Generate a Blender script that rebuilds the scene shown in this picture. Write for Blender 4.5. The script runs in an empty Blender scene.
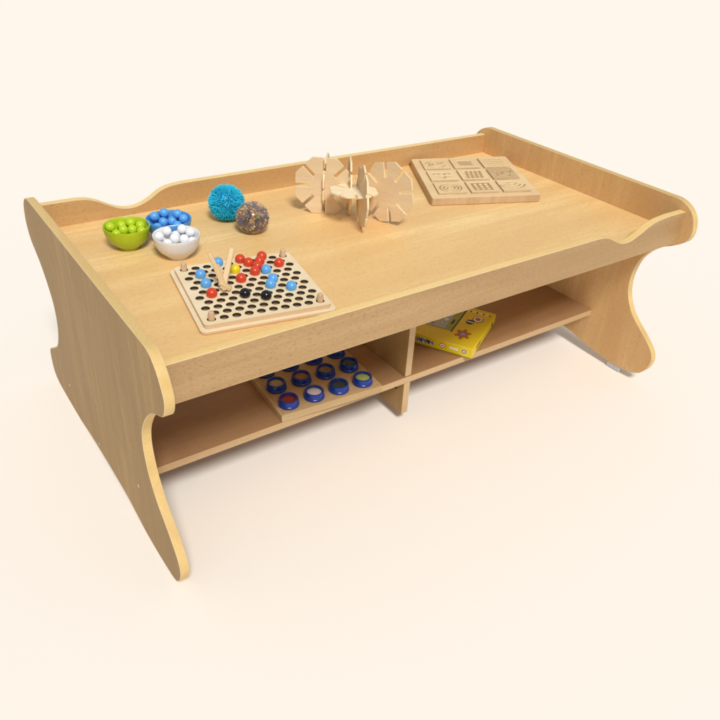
import bpy, bmesh, math, random
from mathutils import Vector, Matrix, noise
random.seed(7)
sc = bpy.context.scene
COL = sc.collection
R = math.radians

# ------------------------------------------------------------------ helpers
def tag(o, label=None, cat=None, group=None, kind=None):
    if label: o['label'] = label
    if cat: o['category'] = cat
    if group: o['group'] = group
    if kind: o['kind'] = kind
    return o

def thing(name, loc, rz=0, label=None, cat=None, group=None):
    o = bpy.data.objects.new(name, None)
    o.empty_display_size = .02
    o.matrix_basis = Matrix.Translation(Vector(loc)) @ Matrix.Rotation(rz, 4, 'Z')
    COL.objects.link(o)
    return tag(o, label, cat, group)

def world_m(o):
    m = o.matrix_basis.copy()
    while o.parent:
        o = o.parent
        m = o.matrix_basis @ m
    return m

def finish(o, bevel=0, seg=2, angle=35, smooth=True, lip=-1):
    me = o.data
    if smooth:
        for p in me.polygons: p.use_smooth = True
        me.set_sharp_from_angle(angle=R(angle))
    if bevel:
        b = o.modifiers.new('bevel', 'BEVEL'); b.width = bevel; b.segments = seg
        b.material = lip; b.limit_method = 'ANGLE'; b.angle_limit = R(40); b.harden_normals = False
    return o

def part(name, bm, mats, parent=None, bevel=0, seg=2, angle=35, local=False, label=None, smooth=True, normals=True, lip=-1):
    """bm in world metres (local=False) or in the parent's frame (local=True)"""
    if normals: bmesh.ops.recalc_face_normals(bm, faces=bm.faces[:])
    me = bpy.data.meshes.new(name)
    if parent is not None and not local:
        bm.transform(world_m(parent).inverted())
    bm.to_mesh(me); bm.free()
    for m in (mats if isinstance(mats, (list, tuple)) else [mats]): me.materials.append(m)
    o = bpy.data.objects.new(name, me); COL.objects.link(o)
    if parent is not None: o.parent = parent
    if label: o['label'] = label
    return finish(o, bevel, seg, angle, smooth, lip)

def single(name, bm, mats, loc, rz=0, bevel=0, label=None, cat=None, group=None, **k):
    o = part(name, bm, mats, None, bevel, local=True, **k)
    o.matrix_basis = Matrix.Translation(Vector(loc)) @ Matrix.Rotation(rz, 4, 'Z')
    return tag(o, label, cat, group)

def box(bm, x0, x1, y0, y1, z0, z1, mi=0, M=None):
    vs = [bm.verts.new((x, y, z)) for z in (z0, z1) for y in (y0, y1) for x in (x0, x1)]
    fs = []
    for a in ((0,2,3,1),(4,5,7,6),(0,1,5,4),(2,6,7,3),(0,4,6,2),(1,3,7,5)):
        f = bm.faces.new([vs[i] for i in a]); f.material_index = mi; fs.append(f)
    if M is not None: bmesh.ops.transform(bm, matrix=M, verts=vs)
    return vs

def bar(bm, a, b, w, t, up=(0,0,1), mi=0, w2=None, t2=None):
    a = Vector(a); b = Vector(b); d = (b-a).normalized()
    s = d.cross(Vector(up)).normalized(); n = s.cross(d)
    w2 = w2 or w; t2 = t2 or t
    vs = []
    for p, ww, tt in ((a, w, t), (b, w2, t2)):
        for i, j in ((-1,-1),(1,-1),(1,1),(-1,1)):
            vs.append(bm.verts.new(p + s*i*ww/2 + n*j*tt/2))
    for q in ((0,1,2,3),(7,6,5,4),(0,4,5,1),(1,5,6,2),(2,6,7,3),(3,7,4,0)):
        bm.faces.new([vs[i] for i in q]).material_index = mi

def catmull(pts, n=5, closed=False):
    out = []
    N = len(pts)
    rng = range(N if closed else N-1)
    for i in rng:
        p = [Vector(pts[(i+k) % N]) if closed else Vector(pts[min(max(i+k, 0), N-1)]) for k in (-1, 0, 1, 2)]
        for s in range(n):
            t = s/n
            out.append(.5*((2*p[1]) + (p[2]-p[0])*t + (2*p[0]-5*p[1]+4*p[2]-p[3])*t*t + (3*p[1]-p[0]-3*p[2]+p[3])*t**3))
    if not closed: out.append(Vector(pts[-1]))
    return out

def prism(bm, outline, f, d0, d1, edge_mi=1, face_mi=0):
    """outline: 2-D pts; f(u,v,d)->xyz"""
    A = [bm.verts.new(f(p[0], p[1], d0)) for p in outline]
    B = [bm.verts.new(f(p[0], p[1], d1)) for p in outline]
    bm.faces.new(A).material_index = face_mi
    bm.faces.new(B[::-1]).material_index = face_mi
    n = len(A)
    for i in range(n):
        q = bm.faces.new((A[i], B[i], B[(i+1) % n], A[(i+1) % n])); q.material_index = edge_mi
    return A, B

def lathe(bm, prof, seg=48, mi=0, c=(0,0,0)):
    rings = []
    for r, z in prof:
        if r < 1e-6: rings.append([bm.verts.new((c[0], c[1], c[2]+z))])
        else: rings.append([bm.verts.new((c[0]+r*math.cos(2*math.pi*k/seg), c[1]+r*math.sin(2*math.pi*k/seg), c[2]+z)) for k in range(seg)])
    for a, b in zip(rings, rings[1:]):
        for k in range(seg):
            k2 = (k+1) % seg
            if len(a) == 1 and len(b) == 1: continue
            if len(a) == 1: v = (a[0], b[k2], b[k])
            elif len(b) == 1: v = (a[k], a[k2], b[0])
            else: v = (a[k], a[k2], b[k2], b[k])
            bm.faces.new(v).material_index = mi

def sphere(r, seg=32, rings=20):
    bm = bmesh.new(); bmesh.ops.create_uvsphere(bm, u_segments=seg, v_segments=rings, radius=r); return bm

# ------------------------------------------------------------------ materials
def base_mat(name, rough=.5, spec=.5):
    m = bpy.data.materials.new(name); m.use_nodes = True
    nt = m.node_tree; b = nt.nodes['Principled BSDF']
    b.inputs['Roughness'].default_value = rough
    b.inputs['Specular IOR Level'].default_value = spec
    return m, nt, b

def mixc(nt, fac, a, b, mode='MIX'):
    n = nt.nodes.new('ShaderNodeMix'); n.data_type = 'RGBA'; n.blend_type = mode
    for i, v in ((0, fac), (6, a), (7, b)):
        if hasattr(v, 'is_output') or hasattr(v, 'links'): nt.links.new(v, n.inputs[i])
        else: n.inputs[i].default_value = v if i == 0 else (*v, 1)
    return n.outputs[2]

def ramp(nt, src, p0, p1, c0=(0,0,0), c1=(1,1,1)):
    n = nt.nodes.new('ShaderNodeValToRGB'); e = n.color_ramp.elements
    e[0].position = p0; e[1].position = p1; e[0].color = (*c0, 1); e[1].color = (*c1, 1)
    nt.links.new(src, n.inputs[0]); return n.outputs[0]

def noise_n(nt, vec, scale, detail=3, rough=.5, dist=0):
    n = nt.nodes.new('ShaderNodeTexNoise'); n.inputs['Scale'].default_value = scale
    n.inputs['Detail'].default_value = detail; n.inputs['Roughness'].default_value = rough
    n.inputs['Distortion'].default_value = dist
    nt.links.new(vec, n.inputs['Vector']); return n.outputs['Fac']

def mapped(nt, vec, scale, loc=(0,0,0)):
    m = nt.nodes.new('ShaderNodeMapping'); m.inputs['Scale'].default_value = scale; m.inputs['Location'].default_value = loc
    nt.links.new(vec, m.inputs['Vector']); return m.outputs[0]

def wood(name, light, dark, fleck, axis='X', rough=.42, stave=True, fl=.55, seed=0., band=1., spec=.4, bump=.05):
    """steamed-beech laminate: broad tonal bands, fine pores and medullary flecks along the grain"""
    m, nt, b = base_mat(name, rough, spec)
    tc = nt.nodes.new('ShaderNodeTexCoord'); ob = tc.outputs['Object']
    def s(along, across):
        return {'X': (along, across, across), 'Y': (across, along, across), 'Z': (across, across, along)}[axis]
    L = (seed*3.1, seed*1.7, seed*2.3)
    broad = noise_n(nt, mapped(nt, ob, s(1.6, 13), L), 1, 4, .55, .4)
    col = mixc(nt, ramp(nt, broad, .38, .62), dark, light)
    streak = noise_n(nt, mapped(nt, ob, s(3.2, 75), L), 1, 3, .6)
    f1 = nt.nodes.new('ShaderNodeMath'); f1.operation = 'MULTIPLY'; f1.inputs[1].default_value = .38*band
    nt.links.new(ramp(nt, streak, .45, .64), f1.inputs[0])
    col = mixc(nt, f1.outputs[0], col, dark)
    if stave:
        vo = nt.nodes.new('ShaderNodeTexBrick')
        # staves: long boards seen as slight tonal jumps
        rot = {'X': (0, 0, 0), 'Z': (0, R(90), 0), 'Y': (0, 0, R(90))}[axis]
        mp = nt.nodes.new('ShaderNodeMapping'); mp.inputs['Rotation'].default_value = rot
        mp.inputs['Location'].default_value = (seed*.37, seed*.21, 0)
        if axis == 'Z':
            # use (z, y) as brick plane
            sx = nt.nodes.new('ShaderNodeSeparateXYZ'); nt.links.new(ob, sx.inputs[0])
            cb = nt.nodes.new('ShaderNodeCombineXYZ'); nt.links.new(sx.outputs[2], cb.inputs[0]); nt.links.new(sx.outputs[1], cb.inputs[1])
            mp.inputs['Rotation'].default_value = (0, 0, 0)
            nt.links.new(cb.outputs[0], mp.inputs['Vector'])
        else: nt.links.new(ob, mp.inputs['Vector'])
        nt.links.new(mp.outputs[0], vo.inputs['Vector'])
        vo.inputs['Color1'].default_value = (0,0,0,1); vo.inputs['Color2'].default_value = (1,1,1,1); vo.inputs['Mortar'].default_value = (.5,.5,.5,1)
        vo.inputs['Scale'].default_value = 1; vo.inputs['Mortar Size'].default_value = 0
        vo.inputs['Brick Width'].default_value = .62; vo.inputs['Row Height'].default_value = .088
        vo.offset = .37; vo.inputs['Bias'].default_value = 0
        f2 = nt.nodes.new('ShaderNodeMath'); f2.operation = 'MULTIPLY'; f2.inputs[1].default_value = .50*band
        nt.links.new(vo.outputs['Color'], f2.inputs[0])
        col = mixc(nt, f2.outputs[0], col, dark)
    g = noise_n(nt, mapped(nt, ob, s(.75, 6.5), L), 1, 2, .45, .25)
    gm_ = nt.nodes.new('ShaderNodeMath'); gm_.operation = 'MULTIPLY'; gm_.inputs[1].default_value = 150
    gs = nt.nodes.new('ShaderNodeMath'); gs.operation = 'SINE'; nt.links.new(g, gm_.inputs[0]); nt.links.new(gm_.outputs[0], gs.inputs[0])
    gf = nt.nodes.new('ShaderNodeMath'); gf.operation = 'MULTIPLY'; gf.inputs[1].default_value = .26*min(band, 1.2)
    nt.links.new(ramp(nt, gs.outputs[0], .15, .95), gf.inputs[0])
    col = mixc(nt, gf.outputs[0], col, dark)
    pores = noise_n(nt, mapped(nt, ob, s(120, 520), L), 1, 2, .6)
    f3 = nt.nodes.new('ShaderNodeMath'); f3.operation = 'MULTIPLY'; f3.inputs[1].default_value = fl
    nt.links.new(ramp(nt, pores, .54, .68), f3.inputs[0])
    col = mixc(nt, f3.outputs[0], col, fleck)
    nt.links.new(col, b.inputs['Base Color'])
    rr = nt.nodes.new('ShaderNodeMapRange'); rr.inputs['To Min'].default_value = rough-.06; rr.inputs['To Max'].default_value = rough+.12
    nt.links.new(broad, rr.inputs['Value']); nt.links.new(rr.outputs[0], b.inputs['Roughness'])
    if bump:
        bp = nt.nodes.new('ShaderNodeBump'); bp.inputs['Strength'].default_value = bump; bp.inputs['Distance'].default_value = .0006
        nt.links.new(pores, bp.inputs['Height']); nt.links.new(bp.outputs[0], b.inputs['Normal'])
    return m

def paint(name, c, rough=.3, spec=.5, var=.12, coat=0):
    m, nt, b = base_mat(name, rough, spec)
    tc = nt.nodes.new('ShaderNodeTexCoord')
    n = noise_n(nt, tc.outputs['Object'], 90, 3)
    col = mixc(nt, n, tuple(x*(1-var) for x in c), tuple(min(1, x*(1+var)) for x in c))
    nt.links.new(col, b.inputs['Base Color'])
    b.inputs['Coat Weight'].default_value = coat; b.inputs['Coat Roughness'].default_value = .08
    return m

M = {}
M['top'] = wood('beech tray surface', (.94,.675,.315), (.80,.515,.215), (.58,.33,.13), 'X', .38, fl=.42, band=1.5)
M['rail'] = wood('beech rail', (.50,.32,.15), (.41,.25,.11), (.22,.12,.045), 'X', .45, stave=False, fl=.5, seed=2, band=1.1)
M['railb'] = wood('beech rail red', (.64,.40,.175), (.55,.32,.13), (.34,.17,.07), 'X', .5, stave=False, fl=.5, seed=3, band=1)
M['side'] = wood('beech side panel', (.47,.30,.125), (.345,.208,.078), (.22,.13,.046), 'Z', .5, fl=.30, seed=4, band=1.2, spec=.2)  # same beech as the right panel, shade painted into the darker tone
M['side_lit'] = wood('beech side panel lit', (.84,.575,.285), (.68,.42,.185), (.46,.25,.10), 'Z', .5, fl=.4, seed=6, band=1.2, spec=.25)  # same beech as the left panel, light painted into the paler tone
M['edge'] = wood('beech edge band', (.76,.54,.225), (.66,.44,.165), (.52,.33,.11), 'Y', .45, stave=False, fl=.4, seed=5, band=.5)
M['edgex'] = wood('beech edge band long', (.93,.69,.31), (.84,.57,.22), (.62,.38,.14), 'X', .4, stave=False, fl=.4, seed=5, band=.5)
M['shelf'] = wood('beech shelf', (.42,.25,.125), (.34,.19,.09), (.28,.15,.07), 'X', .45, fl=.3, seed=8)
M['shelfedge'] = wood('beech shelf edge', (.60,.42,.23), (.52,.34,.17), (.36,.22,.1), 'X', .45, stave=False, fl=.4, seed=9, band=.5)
M['pale'] = wood('pale birch', (.88,.75,.53), (.82,.67,.43), (.72,.55,.33), 'X', .5, stave=False, fl=.25, seed=11, band=.5)
M['paleside'] = wood('pale birch edge', (.78,.58,.38), (.70,.50,.31), (.58,.38,.22), 'X', .5, stave=False, fl=.35, seed=12, band=.7)
M['peg'] = wood('peg wood', (.72,.52,.33), (.62,.42,.25), (.48,.3,.17), 'Z', .5, stave=False, fl=.4, seed=13)
M['ply'] = wood('plywood disc', (.86,.68,.45), (.74,.55,.33), (.56,.38,.21), 'X', .55, stave=False, fl=.25, seed=14, band=1.6)
M['plyedge'] = wood('plywood disc edge', (.92,.78,.52), (.82,.63,.38), (.50,.33,.17), 'X', .55, stave=False, fl=.3, seed=15)
M['plylit'] = wood('plywood disc lit from above', (.95,.85,.60), (.88,.74,.47), (.7,.55,.33), 'X', .5, stave=False, fl=.2, seed=14)  # same plywood made paler, light from above painted into the colour
M['tile'] = wood('carved tile', (.86,.65,.37), (.77,.55,.29), (.6,.41,.2), 'X', .55, stave=False, fl=.3, seed=16)
M['tiled'] = wood('carved tile darker', (.66,.47,.26), (.56,.38,.19), (.40,.25,.13), 'X', .55, stave=False, fl=.3, seed=17)
M['groove'] = wood('carved groove', (.52,.35,.18), (.44,.28,.135), (.3,.18,.08), 'X', .65, stave=False, fl=.3, seed=18)
M['tileside'] = wood('tile board end grain', (.66,.46,.27), (.54,.36,.19), (.38,.24,.14), 'Z', .6, stave=False, fl=.35, seed=19, band=1.6)
M['jarboard'] = wood('jar board', (.56,.40,.21), (.48,.32,.155), (.34,.21,.1), 'X', .5, stave=False, fl=.3, seed=20)
M['tong'] = wood('tweezer wood', (.80,.60,.34), (.70,.48,.24), (.5,.32,.15), 'Z', .45, stave=False, fl=.3, seed=21)
M['lip'] = paint('band seam and highlight', (.74,.56,.31), .6, .2, .1)  # pale core of the edge band, with the edge highlight painted in
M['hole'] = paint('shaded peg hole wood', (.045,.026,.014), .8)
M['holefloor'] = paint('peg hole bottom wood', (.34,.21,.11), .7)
M['lime'] = paint('lime plastic', (.42,.56,.012), .32, .5)
M['limeball'] = paint('lime ball', (.50,.66,.02), .22, .5)
M['blue'] = paint('sky blue plastic', (.075,.29,.64), .32)
M['blueball'] = paint('sky blue ball', (.12,.40,.82), .22)
M['white'] = paint('white plastic', (.80,.79,.79), .32, .5, .04)
M['whiteball'] = paint('white ball', (.86,.86,.88), .22, .5, .03)
M['red'] = paint('red ball', (.66,.055,.018), .22)
M['yellowball'] = paint('yellow ball', (.85,.66,.01), .22)
M['black'] = paint('black ball', (.006,.006,.008), .15)
M['cap'] = paint('dark blue ring plastic', (.006,.034,.27), .28)
M['pad'] = paint('grey foot pad', (.55,.55,.58), .5)
M['screw'] = paint('dark screw hole', (.01,.01,.01), .6)
M['steel'] = paint('pin', (.75,.72,.66), .3)

# ------------------------------------------------------------------ setting
bm = bmesh.new()
FZ = -.395
for x, y in ((-40,-40),(40,-40),(40,40),(-40,40)): bm.verts.new((x, y, 0))
bm.faces.new(bm.verts[:])
fm, nt, b = base_mat('cream studio sweep', 1, 0)
tc = nt.nodes.new('ShaderNodeTexCoord')
nn = noise_n(nt, tc.outputs['Object'], 3, 2)
FC = (.925,.868,.795)
nt.links.new(mixc(nt, nn, FC, tuple(c*1.004 for c in FC)), b.inputs['Base Color'])
flo = part('floor', bm, fm, None, local=True, smooth=False)
flo.location = (0, 0, FZ); tag(flo, kind='structure')

w = bpy.data.worlds.new('World'); sc.world = w; w.use_nodes = True
bg = w.node_tree.nodes['Background']; bg.inputs[0].default_value = (.985,.99,1,1); bg.inputs[1].default_value = .42

def sun(name, to, energy, angle, col=(1,.985,.955)):
    l = bpy.data.lights.new(name, 'SUN'); l.energy = energy; l.angle = R(angle); l.color = col
    o = bpy.data.objects.new(name, l); COL.objects.link(o)
    o.rotation_euler = Vector(to).to_track_quat('-Z', 'Y').to_euler(); o.location = (0, -1, 3)
el = R(50); az = R(72)     # light travels toward +y (from the camera side), high
sun('key_lamp', (math.cos(el)*math.cos(az), math.cos(el)*math.sin(az), -math.sin(el)), 2.72, 14)

# ------------------------------------------------------------------ the table
D, T, L = .641, .0152, 1.2
XR = L-T
ZF, ZB, ZR, ZS = .0429, .049, -.0245, -.2722
table = thing('play_table', (.6, .32, FZ), 0, 'large beech play table with raised rails, curved side panels and a shelf below', 'table')

front_l = [(.045,.0697),(.020,.0697),(.004,.0665),(-.009,.0585),(-.020,.047),(-.030,.030),(-.036,.012),(-.0325,-.006),(-.024,-.020),(-.012,-.0275),
           (.006,-.036),(.030,-.051),(.052,-.072),(.068,-.092),(.084,-.121),(.090,-.155),(.083,-.195),(.070,-.223),(.052,-.248),(.028,-.270),(.004,-.294),(-.013,-.318),(-.0165,-.340),(-.009,-.362),(.004,-.378),(.020,-.386),(.048,-.390)]
arch_l = [(.110,-.3935),(.150,-.392),(.190,-.386),(.240,-.379),(.32,-.3785),(.41,-.381),(.48,-.387),(.53,-.3925),(.585,-.394)]
back_l = [(.655,-.393),(.696,-.388),(.7165,-.370),(.718,-.335),(.709,-.313),(.690,-.301),(.634,-.268),(.6016,-.2376),(.576,-.195),(.567,-.158),(.570,-.125),(.588,-.094),(.612,-.066),(.637,-.048),(.662,-.031),(.6735,-.008),(.6740,.013),(.6635,.041),(.650,.056),(.632,.0655),(.605,.069)]
front_r = [(.045,.0692),(.025,.0690),(.008,.0645),(-.008,.055),(-.019,.043),(-.0255,.028),(-.0285,.011),(-.0265,-.003),(-.020,-.0145),(-.008,-.025),
           (.010,-.036),(.030,-.047),(.0544,-.0682),(.073,-.0959),(.0818,-.1305),(.0827,-.160),(.0765,-.190),(.059,-.2215),(.0374,-.2438),(.0023,-.2715),(-.020,-.293),(-.0295,-.312),(-.0285,-.331),(-.021,-.349),(-.006,-.3665),(.0205,-.3765),(.048,-.3795)]
arch_r = [(.088,-.379),(.128,-.3745),(.169,-.3680),(.225,-.357),(.3205,-.352)]
full_r = front_r + arch_r + [(D-y, z) for y, z in reversed(front_r+arch_r[:-1])]
for nm, out, x0, x1, ms in (('l', front_l+arch_l+back_l, 0, T, 'side'), ('r', full_r, XR, L, 'side_lit')):
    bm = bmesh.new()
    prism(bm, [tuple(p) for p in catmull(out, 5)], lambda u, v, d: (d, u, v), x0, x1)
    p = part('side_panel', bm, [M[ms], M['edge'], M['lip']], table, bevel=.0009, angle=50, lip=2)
    if nm == 'r':
        for yy in (.064, D-.064):
            bm = bmesh.new(); box(bm, x0+.001, x1-.002, yy-.020, yy+.020, FZ+.0005, -.3785)
            part('foot_pad', bm, M['pad'], p, bevel=.002)
    else:
        SCUFF_GLINTS = ((.568,-.327),(.390,-.362),(.148,-.282))
        # small pale discs added for scuffs and painted glints, barely raised
        for yy, zz in SCUFF_GLINTS:
            bm = bmesh.new(); lathe(bm, [(0,0),(.0035,0),(.004,.0004)], 16)
            bm.transform(Matrix.Translation((-.0001, yy, zz)) @ Matrix.Rotation(R(-90), 4, 'Y'))
            part('scuff_glint', bm, M['paleside'], p)

# front rail (handle dip near the right end) and back rail (dip near the left end)
fr = [(.93,.0393),(.9401,.0355),(.953,.029),(.9667,.0225),(.980,.0172),(.9921,.0152),(1.006,.0153),(1.0175,.0178),(1.0409,.0270),(1.0611,.0368),(1.0867,.0443),(1.1283,.0481)]
fo = [(T+.0002,ZF),(.90,ZF),(.9163,.0422)] + [tuple(p) for p in catmull(fr, 4)] + [(XR-.0002,.0478),(XR-.0002,ZR),(T+.0002,ZR)]
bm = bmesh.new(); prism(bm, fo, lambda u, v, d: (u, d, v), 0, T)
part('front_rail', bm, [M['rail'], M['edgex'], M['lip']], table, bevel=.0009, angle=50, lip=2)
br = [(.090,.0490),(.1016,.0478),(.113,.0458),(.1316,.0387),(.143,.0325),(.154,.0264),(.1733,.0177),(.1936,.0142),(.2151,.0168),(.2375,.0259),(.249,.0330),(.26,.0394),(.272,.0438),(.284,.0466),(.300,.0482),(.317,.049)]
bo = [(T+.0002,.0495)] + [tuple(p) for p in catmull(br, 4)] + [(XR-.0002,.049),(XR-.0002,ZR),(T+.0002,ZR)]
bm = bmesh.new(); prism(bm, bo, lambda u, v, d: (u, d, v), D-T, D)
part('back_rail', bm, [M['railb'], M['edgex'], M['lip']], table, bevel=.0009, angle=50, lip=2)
bm = bmesh.new(); box(bm, T+.0003, XR-.0003, T+.0003, D-T-.0003, -.018, 0)
part('tabletop', bm, M['top'], table)
# shelf, notched divider
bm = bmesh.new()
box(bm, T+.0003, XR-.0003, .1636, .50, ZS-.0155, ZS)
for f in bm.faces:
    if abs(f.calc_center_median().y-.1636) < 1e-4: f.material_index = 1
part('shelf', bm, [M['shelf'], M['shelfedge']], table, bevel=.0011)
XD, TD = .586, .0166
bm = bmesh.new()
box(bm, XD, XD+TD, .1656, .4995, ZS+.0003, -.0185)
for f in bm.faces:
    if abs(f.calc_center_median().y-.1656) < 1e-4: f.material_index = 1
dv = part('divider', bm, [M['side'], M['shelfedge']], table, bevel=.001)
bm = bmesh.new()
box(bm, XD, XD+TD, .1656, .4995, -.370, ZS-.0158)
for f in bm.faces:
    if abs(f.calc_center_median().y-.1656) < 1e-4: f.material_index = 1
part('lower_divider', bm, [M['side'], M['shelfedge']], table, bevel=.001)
bm = bmesh.new(); lathe(bm, [(0,0),(.0045,0),(.0048,.0008),(.0028,.0008),(0,.0002)], 20)
bm.transform(Matrix.Translation((XD-.0001, .193, -.3130)) @ Matrix.Rotation(R(-90), 4, 'Y'))
part('fixing_screw', bm, M['screw'], table)

# ------------------------------------------------------------------ bowls and their balls
def bowl(name, c, mat, label):
    bm = bmesh.new()
    out = [(0,.0012),(.016,.0012),(.0175,0),(.0195,0),(.0205,.0022),(.0205,.004),(.026,.0080),(.0325,.0140),(.0375,.0215),(.0405,.0300),(.0422,.0385),(.0428,.0425),(.0424,.0440),(.0412,.0442),(.0402,.0432)]
    inn = [(.0392,.0370),(.0370,.0300),(.0335,.0235),(.0285,.0185),(.020,.0163),(0,.0160)]
    lathe(bm, out+inn, 72)
    return single(name, bm, mat, (*c, 0), label=label, cat='bowl', group='small bowls of balls on the tray', angle=60)
CG, CB, CW = (.1358,.4742), (.2161,.4708), (.1996,.3939)
bowl('bowl', CG, M['lime'], 'small lime green bowl filled with lime green balls, left of the other two bowls')
bowl('bowl', CB, M['blue'], 'small sky blue bowl filled with blue balls, behind the white bowl')
bowl('bowl', CW, M['white'], 'small white bowl filled with white balls, in front of the blue bowl')
BR = .0088
balls = {
 'lime green': (CG, 'limeball', [[-0.0251,0.0173,0.0385],[-0.0007,0.0283,0.033],[-0.0033,0.011,0.0311],[0.0165,0.0257,0.0358],[0.0136,0.0108,0.0285],[0.029,0.0093,0.0343],[0.025,-0.0071,0.0295],[-0.0193,0.0044,0.0281]],
   ['at the far left inside the bowl', 'at the back, left of centre', 'in the middle of the bowl', 'at the back, just right of centre', 'right of centre, under the rearmost pair', 'at the far right inside the bowl', 'half hidden by front rim, right', 'half hidden by front rim, left']),
 'sky blue': (CB, 'blueball', [[-0.0192,0.0233,0.0426],[0.003,0.03,0.0435],[-0.003,0.0228,0.0285],[0.0142,0.0188,0.0285],[0.025,0.0164,0.0422],[0.0305,0.0006,0.0368],[-0.0208,0.0075,0.026],[0.0163,-0.0012,0.0265]],
   ['at the far left inside the bowl', 'highest one at the back, left of centre', 'in the middle row, left of centre', 'in the middle row, right of centre', 'high at the back right of the pile', 'at the far right inside the bowl', 'low at the front left beside the rim', 'low at the front right beside the rim']),
 'white': (CW, 'whiteball', [[-0.0275,0.0132,0.0398],[-0.0067,0.0289,0.04],[0.0,0.0104,0.0317],[0.0094,0.0272,0.029],[0.02,0.0213,0.042],[0.0171,0.0068,0.028],[0.0297,0.0068,0.0398],[0.0258,-0.0095,0.0277],[-0.0166,0.0033,0.027]],
   ['at the far left inside the bowl', 'highest one at the back left', 'in the middle of the pile', 'at the back, half sunk between two others', 'high at the back right of the pile', 'right of the middle one, lower down', 'at the far right inside the bowl', 'half hidden by front rim, right', 'half hidden by front rim, left'])}
for cn, (c, mk, P, where) in balls.items():
    src = None
    for (x, y, z), wtxt in zip(P, where):
        if src is None:
            src = single('small_ball', sphere(BR), M[mk], (0,0,0)); o = src
        else: o = src.copy(); COL.objects.link(o)
        o.location = (c[0]+x, c[1]+y, z)
        tag(o, f'small {cn} ball {wtxt}', 'ball', f'{cn} balls in the {cn} bowl')

# ------------------------------------------------------------------ spiky ball, bead ball
def spiky():
    bm = bmesh.new(); r0 = .0270; N = 2600; ga = math.pi*(3-5**.5)
    bmesh.ops.create_icosphere(bm, subdivisions=3, radius=r0)
    for i in range(N):
        z = 1-2*(i+.5)/N; rr = math.sqrt(1-z*z); a = ga*i
        d = Vector((rr*math.cos(a), rr*math.sin(a), z))
        d = (d+Vector((random.gauss(0,.06), random.gauss(0,.06), random.gauss(0,.06)))).normalized()
        t = d.orthogonal().normalized(); s = d.cross(t)
        ln = .0370+random.uniform(-.0022, .0008)
        if d.z < -.9: ln = min(ln, .0362/max(.2, -d.z))
        w0 = .00095
        tip = d*ln+Vector((random.gauss(0,.0012), random.gauss(0,.0012), random.gauss(0,.0008)))
        vb = [bm.verts.new(d*r0*.97+(t*math.cos(k)+s*math.sin(k))*w0) for k in (0, 2.09, 4.19)]
        vt = [bm.verts.new(tip+(t*math.cos(k)+s*math.sin(k))*w0*.62) for k in (0, 2.09, 4.19)]
        for k in range(3): bm.faces.new((vb[k], vb[(k+1)%3], vt[(k+1)%3], vt[k]))
        bm.faces.new(vt)
    return bm
M['spike'] = paint('blue rubber strands', (.045,.62,.86), .4, .4, .2)
single('spiky_ball', spiky(), M['spike'], (.3565,.5109,.0368), label='bright blue spiky rubber ball behind the multicoloured bead ball', cat='ball', normals=False, smooth=False)

GR = .0340
gel = thing('bead_ball', (.3742,.4315,0), .6, 'clear ball full of brown, purple and orange beads, before the blue spiky ball', 'ball')
bm = sphere(GR, 64, 40)
def squash(v):
    v.z = v.z*.965
    if v.z < -GR*.84: v.z = -GR*.84-(abs(v.z)-GR*.84)*.15
    return v
zb = 0
for v in bm.verts: squash(v.co); zb = min(zb, v.co.z)
bmesh.ops.translate(bm, verts=bm.verts[:], vec=(0,0,-zb))
gm, nt, b = base_mat('clear gel skin', .06, .6)
b.inputs['Base Color'].default_value = (.93,.86,.74,1)
b.inputs['Transmission Weight'].default_value = 0
tr = nt.nodes.new('ShaderNodeBsdfTransparent'); tr.inputs[0].default_value = (.96,.93,.88,1)
mx = nt.nodes.new('ShaderNodeMixShader'); fz = nt.nodes.new('ShaderNodeLayerWeight'); fz.inputs[0].default_value = .28
mr = nt.nodes.new('ShaderNodeMapRange'); mr.inputs['To Min'].default_value = .05; mr.inputs['To Max'].default_value = .38
nt.links.new(fz.outputs['Facing'], mr.inputs['Value']); nt.links.new(mr.outputs[0], mx.inputs[0])
nt.links.new(tr.outputs[0], mx.inputs[1]); nt.links.new(b.outputs[0], mx.inputs[2])
nt.links.new(mx.outputs[0], nt.nodes['Material Output'].inputs['Surface'])
part('skin', bm, gm, gel, local=True)
bcol = [(.26,.12,.05),(.07,.02,.10),(.55,.09,.015),(.12,.06,.22),(.42,.28,.13),(.13,.17,.06),(.02,.01,.02),(.04,.03,.11),(.58,.42,.22)]
bmats = [paint('bead colour', c, .25) for c in bcol]
bm = sphere(GR-.0060, 40, 24)
for v in bm.verts: squash(v.co)
for f in bm.faces: f.material_index = 4
ga = math.pi*(3-5**.5)
for layer, (rad, N, br_) in enumerate(((GR-.0041, 340, .0032),)):
    for i in range(N):
        z = 1-2*(i+.5)/N; rr = math.sqrt(1-z*z); a = ga*i+layer
        d = Vector((rr*math.cos(a), rr*math.sin(a), z))
        p = d*rad+Vector([random.gauss(0,.0006) for _ in range(3)])
        p = squash(p)
        n0 = len(bm.faces)
        q = d*2.2
        nv = noise.noise(q*1.3+Vector((5,1,3)))
        base = [7,1,6,1,3] if nv > .05 else ([2,4,8,0] if nv < -.22 else [0,5,4,6,8,3])
        mi = random.choice(base) if random.random() < .85 else random.randrange(9)
        if random.random() < .05: continue
        ret = bmesh.ops.create_icosphere(bm, subdivisions=1, radius=br_*random.uniform(.75,1.1), matrix=Matrix.Translation(p))
        for v in ret['verts']:
            for f in v.link_faces: f.material_index = mi
bmesh.ops.translate(bm, verts=bm.verts[:], vec=(0,0,-zb+.0004))
tag(part('bead_filling', bm, bmats, gel, local=True, angle=80, normals=False), kind='stuff')

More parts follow.
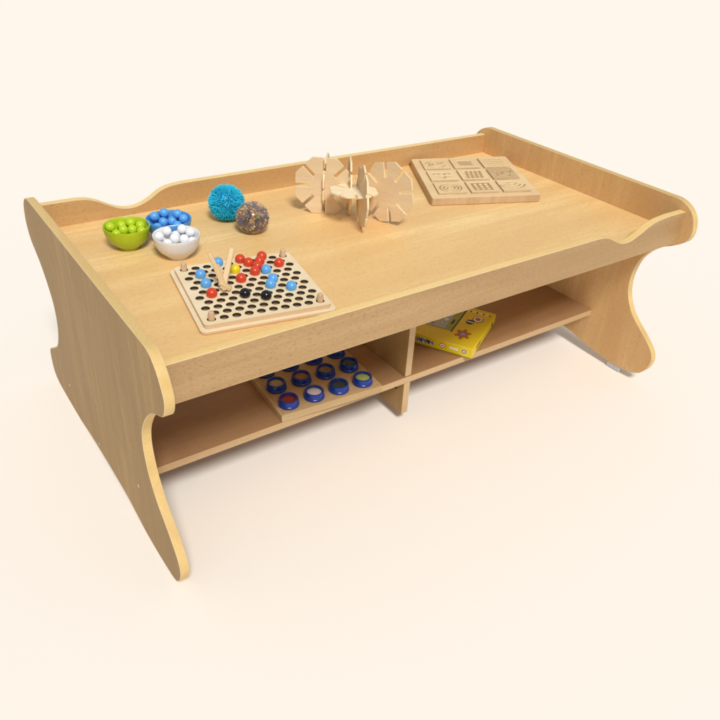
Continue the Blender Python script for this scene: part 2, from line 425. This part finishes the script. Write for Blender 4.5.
# ------------------------------------------------------------------ peg board
AB = math.atan2(-.1736,.985); NC, CS, RS = 10, .0203, .0183
PO = (.1440,.1290)
pb = thing('peg_board', (*PO, 0), AB, 'square pale wooden peg board with rows of round holes and scattered beads', 'board game')
MG = .0150; BZ0, BZ1, BZ2 = .0, .0062, .0135
X0, X1, Y0, Y1 = -MG, 9*CS+MG, -MG-.001, 10*RS+MG
def rrect(x0, x1, y0, y1, r, n=6):
    o = []
    for cx, cy, a0 in ((x1-r, y0+r, -90), (x1-r, y1-r, 0), (x0+r, y1-r, 90), (x0+r, y0+r, 180)):
        for k in range(n+1):
            a = R(a0+90*k/n); o.append((cx+r*math.cos(a), cy+r*math.sin(a)))
    return o
bm = bmesh.new()
prism(bm, rrect(X0-.0075, X1+.0075, Y0-.0075, Y1+.0075, .010), lambda u, v, d: (u, v, d), BZ0+.0004, BZ1)
part('base_plate', bm, [M['pale'], M['paleside']], pb, bevel=.0012, local=True)
# top plate with real holes
bm = bmesh.new(); HR = .0072; NS = 24
def holecell(x0, x1, y0, y1, cx, cy):
    """quad strip ring from rectangle to circle, with the hole wall below"""
    pts_c = []; pts_r = []
    for k in range(NS):
        a = 2*math.pi*(k+.5)/NS; c, s = math.cos(a), math.sin(a)
        pts_c.append((cx+HR*c, cy+HR*s))
        tx = ((x1-cx)/c if c > 0 else (x0-cx)/c) if abs(c) > 1e-9 else 9
        ty = ((y1-cy)/s if s > 0 else (y0-cy)/s) if abs(s) > 1e-9 else 9
        t = min(tx, ty); pts_r.append((cx+t*c, cy+t*s))
    Cv = [bm.verts.new((x, y, BZ2)) for x, y in pts_c]
    Ch = [bm.verts.new((cx+(x-cx)*1.07, cy+(y-cy)*1.07, BZ2)) for x, y in pts_c]
    Cd = [bm.verts.new((x, y, BZ2-.0052)) for x, y in pts_c]
    Rv = [bm.verts.new((x, y, BZ2)) for x, y in pts_r]
    for k in range(NS):
        k2 = (k+1) % NS
        f = bm.faces.new((Cv[k], Cv[k2], Rv[k2], Rv[k]))
        # corner fill
        (ax, ay), (bx, by) = pts_r[k], pts_r[k2]
        if abs(ax-bx) > 1e-7 and abs(ay-by) > 1e-7:
            co = (x1 if max(ax, bx) > cx else x0, y1 if max(ay, by) > cy else y0)
            v = bm.verts.new((*co, BZ2)); bm.faces.new((Rv[k], Rv[k2], v))
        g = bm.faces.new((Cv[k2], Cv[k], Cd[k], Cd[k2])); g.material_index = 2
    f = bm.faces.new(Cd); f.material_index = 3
def flat(x0, x1, y0, y1):
    vs = [bm.verts.new(p) for p in ((x0,y0,BZ2),(x1,y0,BZ2),(x1,y1,BZ2),(x0,y1,BZ2))]; bm.faces.new(vs)
CX0, CX1 = -CS/2, 9*CS+CS/2
for r in range(11):
    y0, y1 = r*RS-RS/2, r*RS+RS/2
    if r % 2 == 0:
        for c in range(10): holecell(c*CS-CS/2, c*CS+CS/2, y0, y1, c*CS, r*RS)
    else:
        flat(CX0, 0, y0, y1); flat(9*CS, CX1, y0, y1)
        for c in range(9): holecell(c*CS, (c+1)*CS, y0, y1, (c+.5)*CS, r*RS)
# margins as a frame
rr = rrect(X0, X1, Y0, Y1, .008)
inner = [(CX1, -RS/2), (CX1, 10.5*RS), (CX0, 10.5*RS), (CX0, -RS/2)]
top_o = [bm.verts.new((x, y, BZ2)) for x, y in rr]
top_i = [bm.verts.new((x, y, BZ2)) for x, y in inner]
for q in range(4):
    seg_ = top_o[q*7:q*7+7]
    for a_, b_ in zip(seg_, seg_[1:]): bm.faces.new((a_, b_, top_i[q]))
    bm.faces.new((seg_[-1], top_o[(q*7+7) % 28], top_i[(q+1) % 4], top_i[q]))
low = [bm.verts.new((x, y, BZ1+.0003)) for x, y in rr]
for k in range(28):
    f = bm.faces.new((top_o[k], low[k], low[(k+1)%28], top_o[(k+1)%28])); f.material_index = 1
f = bm.faces.new(low); f.material_index = 1
for f in bm.faces:
    if abs(f.normal.z) < 1e-9 and f.normal.length < .5: f.normal_update()
bmesh.ops.remove_doubles(bm, verts=bm.verts[:], dist=1e-6)
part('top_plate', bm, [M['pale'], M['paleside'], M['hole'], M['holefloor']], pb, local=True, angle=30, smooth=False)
for cx, cy in ((0,0),(9,0),(0,10),(9,10)):
    bm = bmesh.new(); lathe(bm, [(0,.008),(.0052,.008),(.0052,.0235),(.0045,.0262),(.0028,.0276),(0,.0280)], 24, c=(cx*CS, cy*RS, 0))
    part('corner_peg', bm, M['peg'], pb, local=True)
MB = world_m(pb)
def hole_xy(r, c):
    p = MB @ Vector(((c+(.5 if r % 2 else 0))*CS, r*RS, 0)); return p.x, p.y
pegballs = {
 'red': [(10,5,'at the back edge, left of the red cluster'), (9,5,'in the left corner of the red cluster'), (10,7,'far tip of the red diagonal row'), (9,6,'second from far tip of red diagonal row'), (8,6,'third from far tip of red diagonal row'), (7,5,'near end of the red diagonal row'), (8,8,'standing alone near the back right corner peg'), (6,4,'alone in front of the yellow ball'), (4,1,'at the left, beside the tweezers')],
 'sky blue': [(8,1,'rearmost of the pair at the left'), (6,1,'nearest of the pair at the left'), (10,3,'half hidden behind the wooden tweezers'), (7,6,'right beside the near end of the red row'), (5,6,'rearmost of the touching pair right of centre'), (4,6,'nearest of the touching pair right of centre'), (3,7,'alone towards the right front edge')],
 'yellow': [(8,4,'the only yellow one, right of the tweezers')],
 'black': [(3,3,'left one of the two black balls'), (2,5,'right one of the two black balls')]}
PR = .0092; pz = BZ2+math.sqrt(PR**2-HR**2)
for cn, lst in pegballs.items():
    src = None
    mk = {'red':'red','sky blue':'blueball','yellow':'yellowball','black':'black'}[cn]
    for r, c, wtxt in lst:
        if src is None: src = single('peg_ball', sphere(PR), M[mk], (0,0,0)); o = src
        else: o = src.copy(); COL.objects.link(o)
        x, y = hole_xy(r, c); o.location = (x, y, pz)
        tag(o, f'{cn} ball on the peg board, {wtxt}', 'ball', 'coloured balls on the peg board')
# wooden tweezers lying open in a V, its nose on the board
tw = thing('wooden_tweezers', (.203,.205,BZ2), 0, 'pale wooden tweezers standing open in a V shape on the peg board', 'tweezers')
cam_r = (.82,-.57,.05)
def arm(a, b, w0, w1, t):
    bm = bmesh.new(); bar(bm, a, b, w0, t, up=(-.57,-.82,.3), w2=w1, t2=t); return bm
part('arm', arm((.2030,.2000,BZ2+.003), (.1935,.2346,.0715), .0105, .0068, .006), M['tong'], tw, bevel=.0015)
part('arm', arm((.1990,.2030,BZ2+.005), (.2335,.2330,.0730), .0110, .0085, .006), M['tong'], tw, bevel=.0015)
part('arm', arm((.2085,.2040,BZ2+.003), (.2030,.2290,.0520), .0080, .0055, .005), M['tong'], tw, bevel=.0012)
bm = bmesh.new(); bar(bm, (.2120,.1990,BZ2+.004), (.1960,.2100,BZ2+.015), .012, .007, up=(0,0,1), w2=.009)
part('nose_block', bm, M['tong'], tw, bevel=.0015)
bm = bmesh.new(); lathe(bm, [(0,0),(.0013,0),(.0011,.0006),(0,.0009)], 16)
bm.transform(Matrix.Translation((.2120,.2115,.0340)) @ Vector((-.45,-.85,.3)).to_track_quat('Z','Y').to_matrix().to_4x4())
part('pin', bm, M['steel'], tw)

# ------------------------------------------------------------------ plywood disc construction
cs_ = thing('disc_construction', (.585,.40,0), 0, 'pale plywood slotted discs interlocked into a standing flower-like shape in the middle of the tray', 'construction toy')
def disc(center, Rd, yaw, spin=0, tilt=0, roll=0, th=.0042, flat_=False, slot=.46, sw=.105, fm='ply'):
    """octagonal disc, eight slots from the middle of each side. local disc plane (a,b), thickness c"""
    ap = Rd*math.cos(R(22.5)); out = []
    for k in range(8):
        a = R(45*k)+spin
        n = Vector((math.cos(a), math.sin(a))); t = Vector((-n.y, n.x))
        half = Rd*math.sin(R(22.5)); w_ = Rd*sw/2; s_ = Rd*slot
        for q in (n*ap-t*half*.97, n*ap-t*w_, n*(ap-s_)-t*w_, n*(ap-s_)+t*w_, n*ap+t*w_, n*ap+t*half*.97):
            out.append(tuple(q))
    bm = bmesh.new()
    prism(bm, out, lambda u, v, d: (u, v, d), -th/2, th/2)
    if flat_: Mx = Matrix.Rotation(roll, 4, 'X') @ Matrix.Rotation(tilt, 4, 'Y')
    else: Mx = Matrix.Rotation(yaw, 4, 'Z') @ Matrix.Rotation(tilt, 4, 'X') @ Matrix.Rotation(R(90), 4, 'X')
    if flat_: Mx = Matrix.Rotation(yaw, 4, 'Z') @ Mx
    zmin = min((Mx @ v.co).z for v in bm.verts)
    cz = center[2] if center[2] is not None else -zmin+.0004
    o = part('disc', bm, [M[fm], M['plyedge']], None, local=True, bevel=.0005, angle=30)
    o.parent = cs_
    o.matrix_basis = world_m(cs_).inverted() @ Matrix.Translation((center[0], center[1], cz)) @ Mx
    return o
RD = .0655
disc((.5520,.4480,None), RD, R(-38), 0).__setitem__('label', 'upright disc facing the viewer at the left of the construction')
disc((.6450,.3480,None), RD, R(-70), R(14), tilt=R(-5)).__setitem__('label', 'upright disc leaning at the right of the construction')
disc((.5808,.3480,None), RD, R(65), R(22.5)).__setitem__('label', 'upright disc seen edge-on at the front of the construction')
disc((.5770,.3740,.070), .052, R(-38), R(10), flat_=True, roll=R(-4), fm='plylit').__setitem__('label', 'small disc lying level across the middle of the construction')
disc((.6070,.4330,None), .0625, R(59), R(0)).__setitem__('label', 'upright disc seen edge-on at the back right')
disc((.5800,.4830,None), .0600, R(51), R(0)).__setitem__('label', 'upright disc seen edge-on behind the left disc')

# ------------------------------------------------------------------ carved tile board
FL, FRt, BRt, BL = (Vector((.7925,.3735)), Vector((1.0410,.2770)), Vector((1.1725,.5290)), Vector((.9240,.6190)))
def bil(s, q): return (FL*(1-s)+FRt*s)*(1-q)+(BL*(1-s)+BRt*s)*q
tb = thing('carved_tile_board', (.98,.45,0), R(-21), 'thick square wooden board with nine carved tiles, back right corner of the tray', 'puzzle board')
TB = .0185
bm = bmesh.new()
prism(bm, [tuple(p) for p in rrect(0, 1, 0, 1, .022)], lambda u, v, d: (*bil(u, v), d), .0004, TB)
part('board', bm, [M['tile'], M['tileside']], tb, bevel=.0015)
def seg_d(p, a, b):
    a = Vector(a); b = Vector(b); ab = b-a; t = max(0, min(1, (p-a).dot(ab)/ab.dot(ab))); return (p-a-ab*t).length
def arc_d(p, c, r, a0, a1):
    v = p-Vector(c); a = math.degrees(math.atan2(v.y, v.x)) % 360
    if a0 <= a <= a1 or a0 <= a+360 <= a1: return abs(v.length-r)
    return min((p-Vector(c)-Vector((r*math.cos(R(k)), r*math.sin(R(k))))).length for k in (a0, a1))
def pat(kind, x, y):
    p = Vector((x, y)); W = .042
    if kind == 'rings': ds = [arc_d(p, (.5,.5), .36, 20, 160), arc_d(p, (.5,.5), .36, 200, 340), arc_d(p, (.5,.5), .24, -60, 100), arc_d(p, (.5,.5), .24, 130, 280), arc_d(p, (.5,.5), .12, 0, 300)]; W = .030
    elif kind == 'spiral':
        v = p-Vector((.5,.48)); a = math.atan2(v.y, v.x); r = v.length
        ds = [abs(r-(.05+.125*((a/(2*math.pi)) % 1+k))) for k in range(4) if not (k == 3 and (a/(2*math.pi)) % 1 > .35)]
        W = .030
        if r > .42: return 0
    elif kind == 'sunk':
        if .24 < x < .78 and .24 < y < .78: return .6+.25*math.sin((x+y)*60)
        return 0
    elif kind == 'dashes': ds = [seg_d(p, (.22+.18*i, .22+.19*j), (.30+.18*i, .25+.19*j)) for i in range(4) for j in range(4)]
    elif kind == 'face': ds = [arc_d(p, (.30,.62), .10, 0, 170), arc_d(p, (.70,.62), .10, 10, 200), seg_d(p, (.28,.38), (.42,.34)), seg_d(p, (.52,.25), (.60,.40)), seg_d(p, (.60,.40), (.74,.36))]
    elif kind == 'weave': ds = [seg_d(p, (.18,.2+.15*i), (.82,.3+.15*i)) for i in range(4)]+[seg_d(p, (.25+.17*i,.18), (.33+.17*i,.85)) for i in range(4)]
    elif kind == 'branch': ds = [seg_d(p, (.15,.30), (.45,.50)), seg_d(p, (.30,.40), (.25,.62)), seg_d(p, (.45,.50), (.55,.72)), seg_d(p, (.55,.72), (.86,.78)), seg_d(p, (.86,.78), (.80,.62)), seg_d(p, (.62,.30), (.80,.26)), seg_d(p, (.70,.28), (.72,.42))]; W = .045
    elif kind == 'grid': ds = [seg_d(p, (.2,.2+.2*i), (.8,.2+.2*i)) for i in range(4)]+[seg_d(p, (.2+.2*i,.2), (.2+.2*i,.8)) for i in range(4)]; W = .04
    elif kind == 'smile': ds = [arc_d(p, (.5,.75), .50, 200, 340), arc_d(p, (.5,.75), .34, 205, 335), arc_d(p, (.5,.75), .18, 200, 340), seg_d(p, (.25,.80), (.75,.80))]; W = .030
    d = min(ds); return max(0, min(1, (W*1.45-d)/(W*.8)))
kinds = [['spiral','grid','smile'], ['face','weave','branch'], ['rings','sunk','dashes']]
lab = {'spiral':'tile carved with a spiral','grid':'tile carved with a square grid','smile':'tile carved with nested curved lines','face':'tile carved with small curls like a face','weave':'tile carved with crossed wavy lines','branch':'darker tile carved with branching marks','rings':'tile carved with broken rings','sunk':'tile with a sunken hatched square','dashes':'tile carved with rows of short dashes'}
NG = 72
for jr in range(3):
    for ic in range(3):
        k = kinds[jr][ic]
        s0, s1 = .075+.298*ic, .075+.298*ic+.255
        q0, q1 = .065+.300*jr, .065+.300*jr+.260
        bm = bmesh.new(); G = []
        zt = TB+.0042
        for j in range(NG+1):
            row = []
            for i in range(NG+1):
                x, y = i/NG, j/NG
                d = pat(k, x, y)
                p = bil(s0+(s1-s0)*x, q0+(q1-q0)*y)
                v = bm.verts.new((p.x, p.y, zt-.0024*d)); row.append((v, d))
            G.append(row)
        for j in range(NG):
            for i in range(NG):
                f = bm.faces.new((G[j][i][0], G[j][i+1][0], G[j+1][i+1][0], G[j+1][i][0]))
                dd = (G[j][i][1]+G[j][i+1][1]+G[j+1][i+1][1]+G[j+1][i][1])/4
                f.material_index = 1 if dd > .45 else 0
        rim = [G[0][i][0] for i in range(NG+1)]+[G[j][NG][0] for j in range(1, NG+1)]+[G[NG][i][0] for i in range(NG-1, -1, -1)]+[G[j][0][0] for j in range(NG-1, 0, -1)]
        lo = [bm.verts.new((v.co.x, v.co.y, TB+.0002)) for v in rim]
        for a in range(len(rim)):
            b2 = (a+1) % len(rim); bm.faces.new((rim[a], lo[a], lo[b2], rim[b2])).material_index = 2
        part('tile', bm, [M['tiled' if k in ('branch',) else 'tile'], M['groove'], M['tileside']], tb, angle=50, label=lab[k])

# ------------------------------------------------------------------ jar board under the tray
AJ = R(-4.2); JO = Vector((.2866,.1629)); ju = Vector((math.cos(AJ), math.sin(AJ))); jv = Vector((-ju.y, ju.x))
jb = thing('ring_holder_board', (JO.x, JO.y, ZS), AJ, 'shallow wooden board holding twelve dark blue rings on the left side of the shelf', 'board')
bm = bmesh.new(); box(bm, 0, .226, 0, .230, .0004, .0165)
part('board', bm, M['jarboard'], jb, bevel=.0012, local=True)
bm = bmesh.new(); box(bm, .007, .010, .002, .228, .0166, .0180)
part('edge_strip', bm, M['jarboard'], jb, bevel=.0004, local=True)
def wcol(name, c, rough=.35, kind=None):
    m, nt, b = base_mat(name, rough)
    tc = nt.nodes.new('ShaderNodeTexCoord')
    if kind == 'beads':
        v = nt.nodes.new('ShaderNodeTexVoronoi'); v.inputs['Scale'].default_value = 420
        nt.links.new(tc.outputs['Object'], v.inputs['Vector'])
        col = mixc(nt, ramp(nt, v.outputs['Distance'], .25, .5), (.16,.20,.20), c)
    else:
        n = noise_n(nt, tc.outputs['Object'], 160, 3); col = mixc(nt, n, tuple(x*.8 for x in c), tuple(min(1, x*1.2) for x in c))
    nt.links.new(col, b.inputs['Base Color']); return m
ringc = [[('red',(.24,.02,.008)),('pale lilac',(.62,.58,.66)),('dark green',(.035,.05,.035)),('light green',(.36,.45,.12))],
         [('sandy beige',(.36,.29,.17)),('orange brown',(.26,.12,.03)),('olive brown',(.20,.14,.07)),('speckled green and silver',(.02,.05,.045))],
         [None, None, None, None]]
JX0, JY0, JSX, JSY = .0275, .0280, .0556, .0590
place = [['front left corner of the board','front row, second from the left','front row, second from the right','front right corner of the board'],
         ['left end of the middle row','middle row, second from the left','middle row, second from the right','right end of the middle row'],
         ['left end of the back row','back row, second from the left','back row, second from the right','right end of the back row']]
for r in range(3):
    for c in range(4):
        p = JO+ju*(JX0+c*JSX+r*.0012)+jv*(JY0+r*JSY)
        t_ = ringc[r][c]
        lb = (f'dark blue ring with a {t_[0]} centre, {place[r][c]}' if t_ else f'dark blue ring half hidden by the rail, {place[r][c]}')
        root = thing('sensory_ring', (p.x, p.y, ZS+.0166), 0, lb, 'ring', 'dark blue rings standing on the board on the shelf')
        bm = bmesh.new()
        lathe(bm, [(0,.0004),(.0198,.0004),(.0208,.0016),(.0208,.0045),(.0200,.0056),(.0196,.0060),(.0190,.0150),(.0184,.0162),(.0160,.0162),(.0152,.0155),(.0146,.0112),(0,.0112)], 56)
        part('ring', bm, M['cap'], root, local=True)
        bm = bmesh.new(); lathe(bm, [(0,.0128),(.0060,.0128),(.0120,.0124),(.0145,.0116)], 40)
        cm = wcol('ring centre', t_[1], .3, 'beads' if t_[0].startswith('speckled') else None) if t_ else wcol('ring centre', (.3,.25,.15))
        part('centre_disc', bm, cm, root, local=True)

# ------------------------------------------------------------------ yellow game box
GB = (.7555,.1440); GA = R(30)
gb = thing('game_box', (*GB, ZS), GA, 'yellow cardboard game box with a brown flower emblem lying at an angle on the shelf', 'box')
M['yel'] = paint('yellow card', (.72,.55,.012), .38, .5, .06)
M['yeld'] = paint('ochre card edge', (.36,.25,.012), .5)
M['navy'] = paint('navy print', (.03,.02,.09), .4)
M['violet'] = paint('violet print', (.22,.17,.40), .4)
M['brownp'] = paint('brown print', (.40,.13,.010), .4)
M['redp'] = paint('red print', (.55,.05,.02), .4)
M['cream'] = paint('white print', (.82,.80,.74), .4)
M['bluep'] = paint('blue print', (.06,.09,.38), .4)
M['dark'] = paint('dark brown print', (.04,.015,.006), .4)
M['greenp'] = paint('olive green print', (.30,.36,.035), .4)
M['skyp'] = paint('grey blue print', (.38,.44,.58), .4)
W_, H_ = .182, .255; BH = .0285     # local x = short side (depth away), local y = long side
bm = bmesh.new(); box(bm, .0012, W_-.0012, .0012, H_-.0012, .0004, .012)
part('box_base', bm, M['yeld'], gb, bevel=.0006, local=True)
bm = bmesh.new(); box(bm, 0, W_, 0, H_, .0040, BH)
lid = part('box_lid', bm, M['yel'], gb, bevel=.0010, local=True)
def flatm(name, pts, mat, lvl=1, plane='top'):
    bm = bmesh.new(); e = .00025*lvl
    if plane == 'top': prism(bm, pts, lambda u, v, d: (u, v, d), BH+e-.0002, BH+e, 0)
    else: prism(bm, pts, lambda u, v, d: (d, u, v), -e, -e+.0002, 0)   # u = local y, v = z
    return part(name, bm, mat, lid, local=True, smooth=False)
def ell(cx, cy, rx, ry, rot=0, n=28):
    return [(cx+rx*math.cos(2*math.pi*k/n)*math.cos(rot)-ry*math.sin(2*math.pi*k/n)*math.sin(rot), cy+rx*math.cos(2*math.pi*k/n)*math.sin(rot)+ry*math.sin(2*math.pi*k/n)*math.cos(rot)) for k in range(n)]
def rect(x0, x1, y0, y1): return [(x0,y0),(x1,y0),(x1,y1),(x0,y1)]
# picture panel
flatm('green_panel', rect(.050,.176,.070,.250), M['greenp'])
flatm('picture_edge', rect(.048,.178,.066,.0695), M['dark'])
flatm('picture', rect(.054,.172,.086,.235), M['skyp'], 2)
random.seed(3)
for i in range(46):
    cx = random.uniform(.066,.100) if i % 2 else random.uniform(.066,.162); cy = random.uniform(.094,.170) if i % 2 else random.uniform(.098,.225)
    flatm('picture_shape', ell(cx, cy, random.uniform(.004,.009), random.uniform(.003,.006), random.uniform(0,3), 9), M[random.choice(['dark','redp','cream','yel','navy','brownp'])], 3+i*.06)
flatm('dark_mark', ell(.092,.078,.014,.0028,0,14), M['dark'], 2)
# flower emblem
fx, fy = .050,.040
pet = []
for k in range(60):
    a = 2*math.pi*k/60; rr_ = .0180*(.82+.22*max(-.8, min(.8, 1.7*math.cos(6*a)))); pet.append((fx+rr_*1.35*math.cos(a), fy+rr_*1.05*math.sin(a)))
flatm('flower_emblem', pet, M['brownp'])
flatm('flower_centre', ell(fx, fy, .0085, .0065), M['violet'], 2)
for dx, dy in ((-.003,.002),(.0035,.002),(-.001,-.003)): flatm('flower_dot', ell(fx+dx, fy+dy, .0016, .0012, 0, 10), M['cream'], 3)
flatm('oval_badge', ell(.133,.030,.0155,.0125), M['navy'], 1)
flatm('oval_badge_face', ell(.133,.030,.0135,.0105), M['cream'], 2)
flatm('oval_badge_mark', ell(.133,.030,.0075,.0065), M['brownp'], 3)
flatm('dark_badge', ell(.112,.043,.0110,.0095), M['navy'], 2)
flatm('dark_badge_band', rect(.110,.114,.035,.051), M['cream'], 3)
for i in range(11):    # unreadable row of small letters near the back edge
    y = .008+i*.0052
    flatm('letter', rect(.160,.166+(i*7 % 3)*.001,y,y+.0034), M['cream' if i % 3 else 'navy'], 1)
# long front side
def side(name, pts, mat, lvl=1): return flatm(name, pts, mat, lvl, 'side')
zc = .0165
for i in range(11):
    y = .092+i*.0088; h = .0048+(i*5 % 4)*.0006
    if i % 3 != 1: side('letter_shadow', [(y+.001,zc-h-.0014),(y+.0078,zc-h-.0008),(y+.0082,zc+h*.6),(y+.003,zc+h+.001)], M['cream'], 1)
    side('letter', [(y-.0008,zc-h),(y+.0030,zc-h),(y+.0042,zc-.001-.001*(i%2)),(y+.0060,zc-h*(.4 if i % 3 else 1)),(y+.0082,zc+h*.1),(y+.0074,zc+h),(y+.0040,zc+h*.4),(y+.0004,zc+h)], M[('violet','navy','violet','bluep')[i % 4]], 2)
side('diamond_sign', [(.070,zc-.0082),(.0785,zc),(.070,zc+.0082),(.0615,zc)], M['redp'], 1)
side('diamond_face', [(.070,zc-.0058),(.0762,zc),(.070,zc+.0058),(.0638,zc)], M['cream'], 2)
side('diamond_dot', ell(.070,zc,.0018,.0018,0,12), M['dark'], 3)
for i in range(5):
    y = .034+i*.0042; side('small_letter', [(y,zc-.0030),(y+.0030,zc-.0030),(y+.0030,zc+.0028),(y,zc+.0028)], M['cream'], 1)
side('violet_badge', ell(.019,zc-.0005,.0052,.0050), M['violet'], 1)
side('violet_badge_face', ell(.019,zc-.0005,.0022,.0020,0,12), M['cream'], 2)
# slim side facing right
bm = bmesh.new(); box(bm, .030, .060, -.0003, -.0001, .010, .022)
part('side_print', bm, M['yeld'], lid, local=True, smooth=False)
bm = bmesh.new(); box(bm, .150, .158, -.0003, -.0001, .008, .019)
part('side_print', bm, M['dark'], lid, local=True, smooth=False)

# ------------------------------------------------------------------ camera
F_ = Vector((0.5010028257802491, 0.6721561432593839, -0.5451626249467914))
Rt = Vector((0.8206015631317882, -0.5690862551605729, 0.05247769786281926))
U_ = Vector((0.27497134968187353, 0.4736527771120804, 0.8366862037754315))
cam = bpy.data.cameras.new('camera'); co = bpy.data.objects.new('camera', cam); COL.objects.link(co)
m = Matrix.Identity(4)
for i in range(3): m[i][0], m[i][1], m[i][2] = Rt[i], U_[i], -F_[i]
m.translation = Vector((-0.2444246360425477, -0.7855334171220224, 0.5829604448945784))
co.matrix_world = m
cam.sensor_width = 36; cam.lens = 717.96/720*36; cam.clip_end = 200; cam.clip_start = .01
sc.camera = co
sc.view_settings.view_transform = 'Standard'; sc.view_settings.look = 'None'
sc.view_settings.exposure = 0; sc.view_settings.gamma = 1
